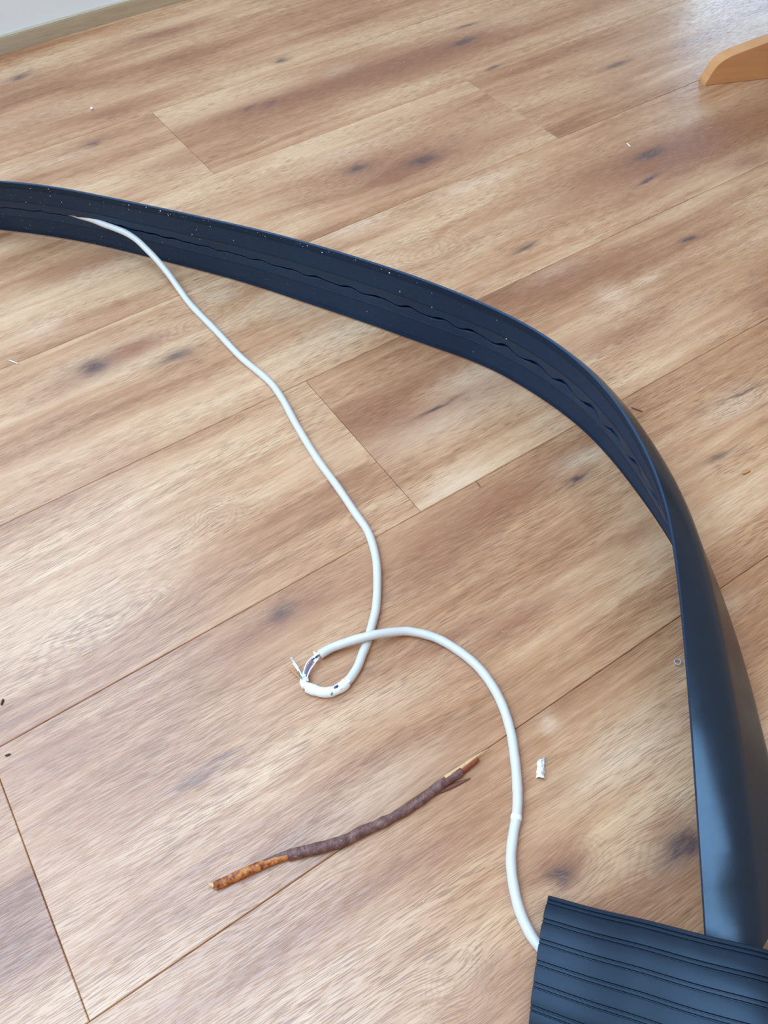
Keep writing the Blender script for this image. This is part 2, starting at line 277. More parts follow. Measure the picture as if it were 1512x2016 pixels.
def wood_material(name, seed, tone, knots=(), stains=(), lights=(), swirls=()):
    k = Nodes(name)
    co = k.coord()
    sep = k.new('ShaderNodeSeparateXYZ'); k.put(sep.inputs[0], co)
    u, v = sep.outputs[0], sep.outputs[1]
    nw = k.noise(k.xyz(k.math('MULTIPLY', u, 7.0), k.math('MULTIPLY', v, 26.0), seed), 1.0, 2.0)
    nw = k.math('SUBTRACT', nw, 0.5)
    nx = k.noise(k.xyz(k.math('MULTIPLY', u, 45.0), k.math('MULTIPLY', v, 130.0), seed + 3), 1.0, 3.0, 0.6)
    nx = k.math('SUBTRACT', nx, 0.5)
    wu = k.math('MULTIPLY_ADD', nx, 0.026, k.math('MULTIPLY_ADD', nw, 0.016, u))
    wv = k.math('MULTIPLY_ADD', nx, 0.008, k.math('MULTIPLY_ADD', nw, 0.008, v))
    warped = k.xyz(wu, wv, 0.0)

    def gsum(feats, src, ga=1.0, gb=1.0, amp=lambda f: f[5], power=1.0):
        tot = None
        for (cu, cv, a, b, sl, s) in feats:
            a *= ga; b *= gb
            d = k.vec('SUBTRACT', src, (cu, cv, 0.0))
            x = k.vec('DOT_PRODUCT', d, (1.0/a, 0.0, 0.0))
            y = k.vec('DOT_PRODUCT', d, (-sl/b, 1.0/b, 0.0))
            q = k.math('MULTIPLY_ADD', y, y, k.math('MULTIPLY', x, x))
            if power != 1.0: q = k.math('POWER', q, power)
            g = k.math('POWER', E_CONST, k.math('MULTIPLY', q, -1.0))
            amount = amp((cu, cv, a, b, sl, s))
            tot = k.math('MULTIPLY_ADD', g, amount, tot if tot is not None else 0.0)
        return tot

    slow = k.xyz(k.math('MULTIPLY_ADD', nw, 0.05, u), k.math('MULTIPLY_ADD', nw, 0.01, v), 0.0)
    D = gsum(swirls, slow, 1.0, 1.0, lambda f: f[5]*f[3]*0.8)
    DK = gsum(knots, slow, 1.5, 1.8, lambda f: f[5]*f[3]*0.6)
    vv = k.math('MULTIPLY_ADD', nw, 0.016, v)
    if D is not None: vv = k.math('ADD', vv, D)
    if DK is not None: vv = k.math('ADD', vv, DK)
    # broad tone, growth bands, fine grain
    A = k.noise(k.xyz(k.math('MULTIPLY', u, 3.2), k.math('MULTIPLY', vv, 17.0), seed + 11), 1.0, 3.0, 0.55)
    B = k.noise(k.xyz(k.math('MULTIPLY', u, 3.5), k.math('MULTIPLY', vv, 110.0), seed + 23), 1.0, 4.0, 0.65)
    Cg = k.noise(k.xyz(k.math('MULTIPLY', u, 26.0), k.math('MULTIPLY', vv, 620.0), seed + 37), 1.0, 2.0, 0.6)
    M = k.noise(k.xyz(k.math('MULTIPLY', u, 30.0), k.math('MULTIPLY', v, 60.0), seed + 51), 1.0, 4.0, 0.65)
    A0 = k.noise(k.xyz(k.math('MULTIPLY', u, 1.3), k.math('MULTIPLY', vv, 8.0), seed + 83), 1.0, 2.0, 0.5)
    val = k.math('MULTIPLY_ADD', A0, 0.30, k.math('MULTIPLY', A, 0.44))
    val = k.math('MULTIPLY_ADD', B, 0.24, val)
    val = k.math('MULTIPLY_ADD', Cg, 0.08, val)
    val = k.math('MULTIPLY_ADD', M, 0.08, val)
    val = k.math('ADD', val, tone - 0.05)
    c = k.ramp(val, [(0.33, (0.24, 0.088, 0.038)), (0.43, (0.40, 0.178, 0.080)), (0.51, (0.55, 0.285, 0.142)), (0.62, (0.73, 0.455, 0.260))])
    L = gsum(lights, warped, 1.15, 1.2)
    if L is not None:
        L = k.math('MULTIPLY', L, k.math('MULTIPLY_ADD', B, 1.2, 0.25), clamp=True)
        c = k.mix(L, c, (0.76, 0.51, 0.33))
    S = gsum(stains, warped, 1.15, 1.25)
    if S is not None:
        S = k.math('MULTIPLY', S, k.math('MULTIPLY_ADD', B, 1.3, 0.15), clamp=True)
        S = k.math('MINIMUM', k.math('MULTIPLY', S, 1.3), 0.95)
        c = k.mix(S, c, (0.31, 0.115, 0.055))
    K = gsum(knots, warped, 1.0, 1.0)
    if K is not None:
        K2 = gsum(knots, warped, 2.4, 1.7, lambda f: f[5]*0.35)
        c = k.mix(k.math('MINIMUM', k.math('MULTIPLY', K2, 1.4), 0.7), c, (0.21, 0.085, 0.05))
        K = k.math('MULTIPLY', K, k.math('MULTIPLY_ADD', M, 1.7, 0.45), clamp=True)
        c = k.mix(k.math('MINIMUM', K, 0.93), c, (0.085, 0.05, 0.05))
    # growth rings that close around knots and cathedral figures
    rings = None
    wig = k.xyz(k.math('MULTIPLY_ADD', nx, 0.016, k.math('MULTIPLY_ADD', nw, 0.07, u)), k.math('MULTIPLY_ADD', nx, 0.006, k.math('MULTIPLY_ADD', nw, 0.022, v)), 0.0)
    for (cu, cv, a, b, sl, s), turns, strength in [(f, 5.0, 0.36*abs(f[5])) for f in swirls] + [(f, 2.2, 0.5*f[5]) for f in knots if f[3] > 0.004]:
        a, b = a*1.1, b*1.1
        d = k.vec('SUBTRACT', wig, (cu, cv, 0.0))
        x = k.vec('DOT_PRODUCT', d, (1.0/a, 0.0, 0.0))
        y = k.vec('DOT_PRODUCT', d, (-sl/b, 1.0/b, 0.0))
        q = k.math('MULTIPLY_ADD', y, y, k.math('MULTIPLY', x, x))
        w = k.math('MULTIPLY_ADD', k.math('SINE', k.math('MULTIPLY', k.math('SQRT', q), 2*math.pi*turns)), 0.5, 0.5)
        w = k.math('POWER', w, 2.5)
        g = k.math('POWER', E_CONST, k.math('MULTIPLY', k.math('MULTIPLY', q, q), -0.35))
        rings = k.math('MULTIPLY_ADD', k.math('MULTIPLY', w, g), strength, rings if rings is not None else 0.0)
    if rings is not None:
        rings = k.math('MULTIPLY', rings, k.math('MULTIPLY_ADD', M, 2.4, -0.5), clamp=True)
        c = k.mix(rings, c, (0.27, 0.125, 0.07))
    # open pores: short dark strokes along the grain
    pv = k.math('MULTIPLY_ADD', nw, 0.009, k.math('ADD', v, k.math('MULTIPLY', D, 0.35)) if D is not None else v)
    pv = k.math('MULTIPLY_ADD', u, 0.05 * math.sin(seed), pv)
    pn = k.noise(k.xyz(k.math('MULTIPLY', u, 72.0), k.math('MULTIPLY', pv, 1750.0), seed + 71), 1.0, 1.0, 0.5)
    pore = k.ramp(pn, [(0.53, 0.0), (0.62, 1.0)])
    grain_glint = k.ramp(pn, [(0.33, 1.0), (0.42, 0.0)])  # pale strokes between pores: highlights of the relief painted into the colour
    patch = k.noise(k.xyz(k.math('MULTIPLY', u, 8.0), k.math('MULTIPLY', v, 34.0), seed + 97), 1.0, 2.0)
    pm = k.math('MULTIPLY', pore, k.ramp(patch, [(0.34, 0.15), (0.58, 1.0)]), clamp=True)
    c = k.mix(k.math('MULTIPLY', pm, 0.58), c, (0.19, 0.085, 0.045))
    c = k.mix(k.math('MULTIPLY', grain_glint, 0.12), c, (0.80, 0.60, 0.42))
    h = k.math('SUBTRACT', k.math('MULTIPLY', Cg, 0.6), pore)
    k.bump(h, 0.30, 0.0005)
    r = k.math('MULTIPLY_ADD', M, 0.12, 0.20)
    return k.done(c, r, 0.70)


# ------------------------------------------------------------------ setting: floor with planks
W = 0.19
LEN = 1.285
subfloor_mat = plain('dark_joint', (0.16, 0.09, 0.05), 0.8)
floor = boxm('floor', (-1.9, -1.33, -0.02), (3.6, WALL_Y, -0.007), subfloor_mat)
tag(floor, kind='structure')


def plank(x0, x1, y0, y1, mat, dz):
    g, b, t = 0.00016, 0.0005, -0.0005
    x0 += g; x1 -= g; y0 += g; y1 -= g
    V = []
    for (i, z) in ((0.0, -0.008), (0.0, t + dz), (b, dz)):
        V += [(x0+i, y0+i, z), (x1-i, y0+i, z), (x1-i, y1-i, z), (x0+i, y1-i, z)]
    F = [(0, 3, 2, 1), (8, 9, 10, 11)]
    for s in (0, 4):
        for q in range(4):
            F.append((s+q, s+(q+1) % 4, s+4+(q+1) % 4, s+4+q))
    return mesh('plank', V, F, mat, floor)


ROW_JOINT = {6: -0.30, 5: -0.05, 4: 0.3226, 3: 0.7064, 2: -0.10, 1: 0.2321, 0: -0.1303, -1: -0.55, -2: 0.9, -3: 0.45, -4: 0.1, -5: 0.6, -6: -0.2, -7: 0.3}
# overall tone of the boards in view: (row, left or right of the row's joint)
TONE = {(-1, 1): -0.05, (0, 0): -0.04, (0, 1): -0.03, (1, 0): -0.012, (1, 1): 0.0, (2, 1): 0.005, (3, 0): 0.02, (3, 1): -0.03, (4, 0): 0.02, (4, 1): 0.01, (5, 1): -0.005, (6, 1): -0.035}
count = 0
for row in range(-7, 7):
    y0, y1 = row * W, min((row+1) * W, WALL_Y)
    j = ROW_JOINT[row]
    x = j
    while x > -1.9: x -= LEN
    while x < 3.6:
        a, b = max(x, -1.9), min(x + LEN, 3.6)
        if b - a > 0.02:
            inside = lambda f: a - 0.01 <= f[0] <= b + 0.01 and y0 <= f[1] <= y1
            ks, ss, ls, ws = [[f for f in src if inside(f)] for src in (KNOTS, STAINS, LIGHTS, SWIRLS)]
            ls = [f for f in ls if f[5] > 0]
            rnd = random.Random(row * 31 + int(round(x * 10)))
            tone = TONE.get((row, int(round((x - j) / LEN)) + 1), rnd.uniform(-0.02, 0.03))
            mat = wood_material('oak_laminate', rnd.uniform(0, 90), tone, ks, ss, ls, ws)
            plank(a, b, y0, y1, mat, rnd.uniform(-0.00015, 0.00015))
            count += 1
        x += LEN

# ------------------------------------------------------------------ setting: back wall with openings, baseboard
wall_mat = plain('white_paint', (0.90, 0.95, 0.97), 0.7, 0.3, 0.02, 60.0)
frame_mat = plain('white_frame', (0.78, 0.80, 0.82), 0.4, 0.5, 0.02, 60.0)
base_mat = None


def wall_mesh():
    xs = [-1.9, WIN[0], WIN[1], DOOR[0], DOOR[1], 3.6]
    zs = [-0.02, DOOR[2], DOOR[3], WIN[2], WIN[3], 2.6]
    bm = bmesh.new()
    y0, y1 = WALL_Y + 0.010, WALL_Y + 0.12
    for i in range(len(xs)-1):
        for j in range(len(zs)-1):
            cx, cz = (xs[i]+xs[i+1])/2, (zs[j]+zs[j+1])/2
            if WIN[0] < cx < WIN[1] and WIN[2] < cz < WIN[3]: continue
            if DOOR[0] < cx < DOOR[1] and DOOR[2] < cz < DOOR[3]: continue
            m = Matrix.Translation((cx, (y0+y1)/2, cz)) @ Matrix.Diagonal((xs[i+1]-xs[i], y1-y0, zs[j+1]-zs[j], 1))
            bmesh.ops.create_cube(bm, size=1.0, matrix=m)
    bmesh.ops.remove_doubles(bm, verts=bm.verts[:], dist=1e-5)
    seen = {}
    for f in bm.faces:
        seen.setdefault(tuple(sorted(v.index for v in f.verts)), []).append(f)
    bm.verts.index_update()
    seen = {}
    for f in bm.faces: seen.setdefault(tuple(sorted(v.index for v in f.verts)), []).append(f)
    bmesh.ops.delete(bm, geom=[f for fs in seen.values() if len(fs) > 1 for f in fs], context='FACES_ONLY')
    me = bpy.data.meshes.new('wall_back'); bm.to_mesh(me); bm.free()
    return link('wall_back', me, wall_mat)


tag(wall_mesh(), kind='structure')


def frame_ring(name, r, parent_label):
    x0, x1, z0, z1 = r
    y0, y1 = WALL_Y + 0.03, WALL_Y + 0.09
    t = 0.05
    bm = bmesh.new()
    for lo, hi in (((x0, z0), (x0+t, z1)), ((x1-t, z0), (x1, z1)), ((x0+t, z1-t), (x1-t, z1)), ((x0+t, z0), (x1-t, z0+t))):
        m = Matrix.Translation(((lo[0]+hi[0])/2, (y0+y1)/2, (lo[1]+hi[1])/2)) @ Matrix.Diagonal((hi[0]-lo[0], y1-y0, hi[1]-lo[1], 1))
        bmesh.ops.create_cube(bm, size=1.0, matrix=m)
    me = bpy.data.meshes.new(name); bm.to_mesh(me); bm.free()
    return tag(link(name, me, frame_mat), kind='structure')


frame_ring('window_1', WIN, None)
frame_ring('window_2', DOOR, None)


def oak_trim():
    k = Nodes('pale_oak_trim')
    co = k.coord()
    n1 = k.noise(k.vec('MULTIPLY', co, (4.0, 60.0, 120.0)), 1.0, 3.0)
    n2 = k.noise(k.vec('MULTIPLY', co, (40.0, 500.0, 700.0)), 1.0, 2.0)
    f = k.math('MULTIPLY_ADD', n2, 0.4, k.math('MULTIPLY', n1, 0.6))
    c = k.ramp(f, [(0.3, (0.42, 0.33, 0.22)), (0.7, (0.62, 0.52, 0.38))])
    return k.done(c, 0.5, 0.4)


trim_mat = oak_trim()
bb = boxm('baseboard_back', (-1.9, WALL_Y, -0.007), (DOOR[0] - 0.02, WALL_Y + 0.012, 0.0212), trim_mat, None, 0.0012)
tag(bb, kind='structure')

# ------------------------------------------------------------------ materials of the things
def rubber(name, base, rough, dust=0.0, spec=0.45):
    k = Nodes(name)
    co = k.coord()
    n = k.noise(co, 60.0, 4.0, 0.6)
    s = k.noise(co, 900.0, 2.0)
    c = k.mix(n, tuple(x*0.8 for x in base), tuple(x*1.3 for x in base))
    if dust:
        sp = k.ramp(s, [(0.66, 0.0), (0.76, dust)])
        c = k.mix(sp, c, (0.16, 0.17, 0.18))
    k.bump(s, 0.05, 0.0003)
    k.b.inputs['Specular Tint'].default_value = (0.62, 0.82, 1.0, 1)
    return k.done(c, k.math('MULTIPLY_ADD', n, 0.15, rough - 0.07), spec)


ribbed_rubber = rubber('ribbed_black_rubber', (0.008, 0.024, 0.058), 0.5, 0.5)
smooth_rubber = rubber('smooth_black_rubber', (0.002, 0.006, 0.016), 0.27, 0.0, 0.7)
mat_rubber = rubber('grooved_black_rubber', (0.006, 0.011, 0.022), 0.40, 0.08, 0.42)
jacket_mat = plain('pale_grey_jacket', (0.67, 0.645, 0.61), 0.35, 0.5, 0.03, 120.0)
white_plastic = plain('torn_white_plastic', (0.88, 0.86, 0.86), 0.45, 0.5, 0.05, 900.0)
WIRE = {'purple': plain('violet_grey_wire', (0.16, 0.12, 0.24), 0.4), 'white': plain('white_wire', (0.8, 0.82, 0.84), 0.4), 'green': plain('green_wire', (0.04, 0.26, 0.20), 0.4),
        'orange': plain('orange_wire', (0.72, 0.26, 0.10), 0.4), 'blue': plain('dark_blue_wire', (0.02, 0.05, 0.16), 0.4)}

# ------------------------------------------------------------------ the twisted rubber cable cover
strip = empty('cable_cover', STRIP_LOW[17], 'long black rubber cable cover standing on edge, twisting across the floor, with a wavy slit', 'cable cover')
low = curve_points(STRIP_LOW, 0.0026)
NS = len(low)


def resample(pts, n):
    P = curve_points(pts, 0.0004)
    return [P[int(round(i * (len(P)-1) / (n-1)))] for i in range(n)]


# pair the two edges station by station so the sections stay square to the strip
def paired():
    n0 = len(STRIP_LOW)
    lowf, rimf = [], []
    for i in range(n0 - 1):
        def hp(src, s):
            p = [Vector(src[max(min(i + o, n0-1), 0)]) for o in (-1, 0, 1, 2)]
            return 0.5 * ((2*p[1]) + (p[2]-p[0])*s + (2*p[0]-5*p[1]+4*p[2]-p[3])*s*s + (3*p[1]-p[0]-3*p[2]+p[3])*s**3)
        k = max(2, int((Vector(STRIP_LOW[i+1]) - Vector(STRIP_LOW[i])).length / 0.0026))
        for q in range(k):
            lowf.append(hp(STRIP_LOW, q/k)); rimf.append(hp(STRIP_RIM, q/k))
    lowf.append(Vector(STRIP_LOW[-1])); rimf.append(Vector(STRIP_RIM[-1]))
    return lowf, rimf


low, rim = paired()
NS = len(low)
mid = [(a + b) / 2 for a, b in zip(low, rim)]
arc_len = [0.0]
for a, b in zip(mid, mid[1:]): arc_len.append(arc_len[-1] + (b - a).length)
exit_i = min(range(NS), key=lambda i: (mid[i] - Vector(CABLE_UPPER[3])).length)
bend_i = min(range(NS), key=lambda i: (low[i] - Vector((0.398, 0.175, 0.0))).length)
SW = 0.076
stations = []
for i in range(NS):
    T = (mid[min(i+1, NS-1)] - mid[max(i-1, 0)]).normalized()
    w = (rim[i] - low[i]); wl = w.length; w = w / wl
    n = w.cross(T).normalized()
    stations.append((low[i], w, n, wl / SW))


def face_profile(i):
    """(x across, depth into the body) from the low edge to the rim."""
    l = arc_len[i]
    rise = max(0.0, min(1.0, (l - arc_len[exit_i] - 0.12) / 0.42))
    A = (0.0005 + 0.0017 * rise) * math.sin(2*math.pi * l / 0.034) + 0.0005*math.sin(2*math.pi*l/0.021)
    gap = 0.0015 + 0.0003*rise + 0.0024 * rise * max(0.0, math.sin(2*math.pi * l / 0.034 + 0.9))**2
    gap += 0.0056 * math.exp(-((l - arc_len[exit_i] + 0.010) / 0.016)**2) + 0.002 * math.exp(-((l - arc_len[exit_i] + 0.035) / 0.02)**2)
    gap += 0.0012 * math.exp(-((l - arc_len[exit_i] - 0.05) / 0.05)**2)
    c = SW/2 + A
    out = [(0.0, 0.0022)]
    half = []
    # outer chamfer, bright bead, ribs, bead
    half += [(0.0004, 0.0008), (0.0008, 0.0003), (0.0012, 0.0006), (0.0019, 0.0001), (0.0024, 0.0006), (0.0032, 0.0001), (0.0037, 0.0006), (0.0045, 0.0001), (0.0050, 0.0006), (0.0060, 0.0001), (0.0065, 0.0006), (0.0070, -0.0004), (0.0074, 0.0004)]
    pitch, x = 0.00155, 0.0076
    while x + pitch < 0.0262:
        half += [(x, 0.00045), (x + pitch*0.3, 0.0), (x + pitch*0.7, 0.0)]
        x += pitch
    half += [(0.0262, 0.0004), (0.0267, -0.0004), (0.0272, 0.0001)]
    lower = half + [(0.0272 + (c - gap/2 - 0.0272) * s, -0.0008*s*s*rise*math.sin(2*math.pi*l/0.034 + 2.0)) for s in (0.3, 0.6, 0.9, 0.97)]
    upper = [(SW - a, b) for a, b in half] + [(SW - (0.0272 + (SW - c - gap/2 - 0.0272) * s), 0.0006*s*s*rise*math.sin(2*math.pi*l/0.034)) for s in (0.3, 0.6, 0.9, 0.97)]
    lip_l = [(c - gap/2 - 0.00015, 0.0), (c - gap/2, 0.0005), (c - gap/2 - 0.0005, 0.0035), (c - 0.0035, 0.0042), (c - 0.0035, 0.0095)]
    lip_u = [(c + gap/2 + 0.00015, 0.0), (c + gap/2, 0.0005), (c + gap/2 + 0.0005, 0.0035), (c + 0.0035, 0.0042), (c + 0.0035, 0.0095)]
    return out + lower + lip_l + lip_u[::-1] + upper[::-1] + [(SW, 0.0022)]


def back_profile(i):
    pts = []
    q = max(0.0, min(1.0, (i - bend_i) / (NS - 1 - bend_i)))
    bulge = q*q*(3-2*q)
    for k in range(33):
        x = SW * k / 32
        ax = abs(x - SW/2)
        t = max(0.0, min(1.0, (0.038 - ax) / 0.023))
        h = 0.0022 + (0.0125 + 0.0065*bulge) * math.sin(t*math.pi/2)**(1 - 0.15*bulge)
        pts.append((x, h))
    return pts


def sweep(name, prof, mat, parent):
    V, F = [], []
    m = None
    for i in range(NS):
        o, w, n, sc = stations[i]
        pr = prof(i)
        m = len(pr)
        for (x, d) in pr: V.append(o + w * (x * sc) + n * d)
    for i in range(NS-1):
        for q in range(m-1):
            F.append((i*m+q, i*m+q+1, (i+1)*m+q+1, (i+1)*m+q))
    return mesh(name, V, F, mat, parent, True), m


rb, m1 = sweep('ribbed_base', face_profile, ribbed_rubber, strip)
rb['label'] = 'finely ribbed dusty inner face with a wavy slit'
tb, m2 = sweep('smooth_back', back_profile, smooth_rubber, strip)
tb['label'] = 'smooth glossy domed black back'
# end cap
ec = []
for i in (NS-1,):
    o, w, n, sc = stations[i]
    loop = [o + w*(x*sc) + n*d for x, d in back_profile(i)] + [o + w*(x*sc) + n*d for x, d in face_profile(i)[::-1][1:-1]]
    ec = loop
mesh('cut_end', ec, [tuple(range(len(ec)))], ribbed_rubber, strip)
# dust and grit stuck on the ribbed face
V, F = [], []
rnd = random.Random(3)
for q in range(190):
    left = rnd.random() < 0.6
    i = rnd.randrange(0, int(NS*0.35)) if left else rnd.randrange(0, int(NS*0.72))
    o, w, n, sc = stations[i]
    x = rnd.choice([rnd.uniform(0.002, 0.030), rnd.uniform(0.046, 0.074)])
    if q < 70 and left:
        i = rnd.randrange(int(exit_i*1.05), int(exit_i*1.9)); o, w, n, sc = stations[i]; x = SW - abs(rnd.gauss(0, 0.003)) - 0.001
    r = rnd.choice([0.0002, 0.0003, 0.0003, 0.0004, 0.0007]) * rnd.uniform(0.6, 1.1)
    p = o + w*(x*sc) - n*0.0003
    T = w.cross(n)
    b = len(V)
    V += [p + T*r, p + w*r*rnd.uniform(0.5, 1), p - T*r*rnd.uniform(0.5, 1.2), p - w*r, p - n*r*0.8]
    F += [(b, b+1, b+4), (b+1, b+2, b+4), (b+2, b+3, b+4), (b+3, b, b+4)]
tag(mesh('dust_grit', V, F, white_plastic, strip), 'pale grit and dust stuck to the rubber', kind='stuff')

# ------------------------------------------------------------------ grooved ramp piece at the lower right
def ramp_piece():
    ew = Vector((-0.7487, -0.6629, 0))
    axis = curve_points([(0.1268, -0.0938, 0.0065), (0.1415, -0.1155, 0.0205), (0.1560, -0.1368, 0.0385), (0.1700, -0.1580, 0.0545), (0.1890, -0.1815, 0.0645), (0.225, -0.2225, 0.060), (0.275, -0.2795, 0.034), (0.320, -0.331, 0.006)], 0.003)
    Wd = 0.076
    grooves = [0.0040, 0.0153, 0.0267, 0.0380, 0.0493, 0.0607, 0.0720]

    def height(y):
        t = max(0.0, min(1.0, (Wd/2 - abs(y - Wd/2)) / 0.026))
        return 0.0035 + 0.0042 * math.sin(t*math.pi/2)
    ys = [(0.0, -0.0035), (0.0, -0.0008), (0.0006, 0.0)]
    for g in grooves:
        for o, d in ((-0.0017, 0), (-0.00135, -0.0010), (-0.0009, -0.0010), (-0.0006, -0.0001), (0.0006, -0.0001), (0.0009, -0.0010), (0.00135, -0.0010), (0.0017, 0)):
            ys.append((g + o, d))
        nx = grooves[grooves.index(g)+1] if g != grooves[-1] else None
        if nx: ys += [(g + (nx-g)*s, 0.00025 * math.sin(math.pi*s)) for s in (0.3, 0.5, 0.7)]
    ys += [(Wd - 0.0006, 0.0), (Wd, -0.0008), (Wd, -0.0035)]
    top = [(y, height(y) + d) for y, d in ys]
    # hollow underside: channel for the cable
    under = [(Wd - 0.004, 0.0), (Wd/2 + 0.012, 0.0), (Wd/2 + 0.009, 0.0030), (Wd/2 - 0.009, 0.0030), (Wd/2 - 0.012, 0.0), (0.004, 0.0)]
    prof = top + under
    m = len(prof)
    V, F = [], []
    n = len(axis)
    for i in range(n):
        T = (axis[min(i+1, n-1)] - axis[max(i-1, 0)]).normalized()
        up = (-T.cross(ew)).normalized()
        if up.z < 0: up = -up
        jag = 0.0
        for (y, h) in prof: V.append(axis[i] + ew*y + up*(h - 0.0035))
    for i in range(n-1):
        for q in range(m):
            q2 = (q+1) % m
            F.append((i*m+q, i*m+q2, (i+1)*m+q2, (i+1)*m+q))
    F.append(tuple(range(m))); F.append(tuple((n-1)*m+q for q in range(m))[::-1])
    o = mesh('cable_ramp', V, F, mat_rubber)
    ed = o.data
    ed.polygons.foreach_set('use_smooth', [True]*len(ed.polygons))
    ed.set_sharp_from_angle(angle=math.radians(28))
    return o


tag(ramp_piece(), 'short black rubber ramp with lengthwise double grooves, cable running in under its end', 'cable ramp')

# ------------------------------------------------------------------ the torn network cable
cable = empty('network_cable', CABLE_LOWER[9], 'pale grey network cable snaking from the slit of the cover, torn open at its loop', 'cable')
R = 0.0033
inner = []
for back, depth in ((0.090, 0.0085), (0.070, 0.0060), (0.050, 0.0036), (0.030, 0.0014), (0.012, -0.0014)):
    i = min(range(NS), key=lambda q: abs(arc_len[q] - (arc_len[exit_i] - back)))
    o, w_, n_, sc_ = stations[i]
    inner.append(o + w_*(SW*0.5*sc_) + n_*depth)
CABLE_UPPER = [tuple(p) for p in inner] + CABLE_UPPER[4:]
tube('jacket', CABLE_UPPER, lambda t: R * (1.12 if t < 0.02 else 1.0) * (1 + 0.02*math.sin(t*140)), jacket_mat, cable, 16, 0.0025)
tube('jacket', CABLE_LOWER, lambda t: R * (1 + 0.02*math.sin(t*160) + 0.10*math.exp(-((t-0.655)/0.006)**2)), jacket_mat, cable, 16, 0.0025)
tube('crease_ring', [Vector(CABLE_LOWER[17]).lerp(Vector(CABLE_LOWER[16]), 0.12), CABLE_LOWER[17], Vector(CABLE_LOWER[17]).lerp(Vector(CABLE_LOWER[18]), 0.22)], lambda t: R*(1.04 + 0.10*math.sin(math.pi*t)), white_plastic, cable, 14, 0.0012,
     warp=lambda t, a: 1 + 0.05*math.sin(3*a + 9*t))['label'] = 'whitish kink in the jacket'
jag = lambda t, a: 1 + 0.10*mnoise.noise(Vector((a*1.3, t*9, 2.0)))
f1 = tube('jacket_fragment', FRAGMENT, lambda t: R*(1.10 + 0.12*abs(math.sin(t*9))*(0.3 if 0.2 < t < 0.8 else 1)), white_plastic, cable, 14, 0.0012, warp=jag)
f1['label'] = 'torn white sleeve piece'
f2 = tube('jacket_fragment', COLLAR, lambda t: R*(0.98 - 0.42*t), white_plastic, cable, 12, 0.0010, warp=lambda t, a: 1 + 0.25*mnoise.noise(Vector((a*1.5, t*5, 5.0))))
f2['label'] = 'torn white collar'
for c, p in WIRES:
    w = tube('wire', p, 0.00058, WIRE[c], cable, 6, 0.0012)
    w['label'] = {'purple': 'violet grey strand', 'white': 'white strand', 'green': 'green strand', 'orange': 'orange strand', 'blue': 'dark blue core seen through a hole'}[c]


def shred(center, size, seed, parent):
    rnd = random.Random(seed)
    c = Vector(center)
    V, F = [], []
    n = 7
    V.append(c + Vector((0, 0, 0.0012)))
    for q in range(n):
        a = 2*math.pi*q/n
        r = size * rnd.uniform(0.5, 1.05)
        V.append(c + Vector((math.cos(a)*r, math.sin(a)*r, rnd.uniform(-0.0012, 0.0022))))
    V.append(c + Vector((0, 0, -0.0003)))
    for q in range(n):
        F.append((0, 1+q, 1+(q+1) % n)); F.append((n+1, 1+(q+1) % n, 1+q))
    return mesh('jacket_shred', V, F, white_plastic, parent)


for i, (p, s) in enumerate(((Vector(CABLE_LOWER[0]) + Vector((-0.0020, 0.0005, 0.002)), 0.0033), (Vector(CABLE_LOWER[0]) + Vector((-0.0045, -0.0015, 0.0008)), 0.0030),
                            (Vector(FRAGMENT[-1]) + Vector((0, -0.0005, 0.0022)), 0.0032), (Vector(FRAGMENT[2]) + Vector((0.001, -0.001, 0.0024)), 0.0026), (Vector(FRAGMENT[0]) + Vector((0.001, 0, 0.0024)), 0.0030),
                            (Vector(COLLAR[2]) + Vector((0, 0, 0.002)), 0.0030), (Vector(COLLAR[1]) + Vector((0.0015, 0.0, 0.002)), 0.0026), (Vector(WIRES[4][1][-1]) + Vector((0, 0, 0)), 0.0016))):
    shred(p, s, 40 + i, cable)
# dark holes where the core shows
for p, s in ((Vector(CABLE_UPPER[-1]) + Vector((0.0003, -0.0004, 0.0030)), 0.0016), (Vector(FRAGMENT[2]) + Vector((-0.0006, 0.0006, 0.0036)), 0.0014)):
    V = [p + Vector((math.cos(a*0.7854)*s*1.5, math.sin(a*0.7854)*s*0.8, 0.0002*(a % 2))) for a in range(8)] + [p + Vector((0, 0, 0.0005)), p - Vector((0, 0, 0.001))]
    F = [(a, (a+1) % 8, 8) for a in range(8)] + [((a+1) % 8, a, 9) for a in range(8)]
    mesh('exposed_core', V, F, WIRE['blue'], cable)['label'] = 'dark core showing through the torn jacket'

# ------------------------------------------------------------------ the twig
def bark_material():
    k = Nodes('purple_brown_bark')
    co = k.coord()
    n = k.noise(co, 180.0, 4.0, 0.65)
    n2 = k.noise(co, 700.0, 3.0)
    c = k.ramp(n, [(0.30, (0.085, 0.035, 0.030)), (0.5, (0.17, 0.075, 0.062)), (0.68, (0.27, 0.14, 0.12))])
    sp = k.ramp(n2, [(0.64, 0.0), (0.70, 0.7)])
    c = k.mix(sp, c, (0.36, 0.26, 0.22))
    k.bump(n2, 0.6, 0.0008)
    return k.done(c, 0.5, 0.4)


def wood_core_material():
    k = Nodes('stripped_orange_wood')
    co = k.coord()
    n = k.noise(co, 260.0, 4.0, 0.6)
    c = k.ramp(n, [(0.36, (0.16, 0.03, 0.010)), (0.48, (0.44, 0.13, 0.028)), (0.64, (0.66, 0.28, 0.08))])
    k.bump(n, 0.4, 0.0006)
    return k.done(c, 0.5, 0.4)


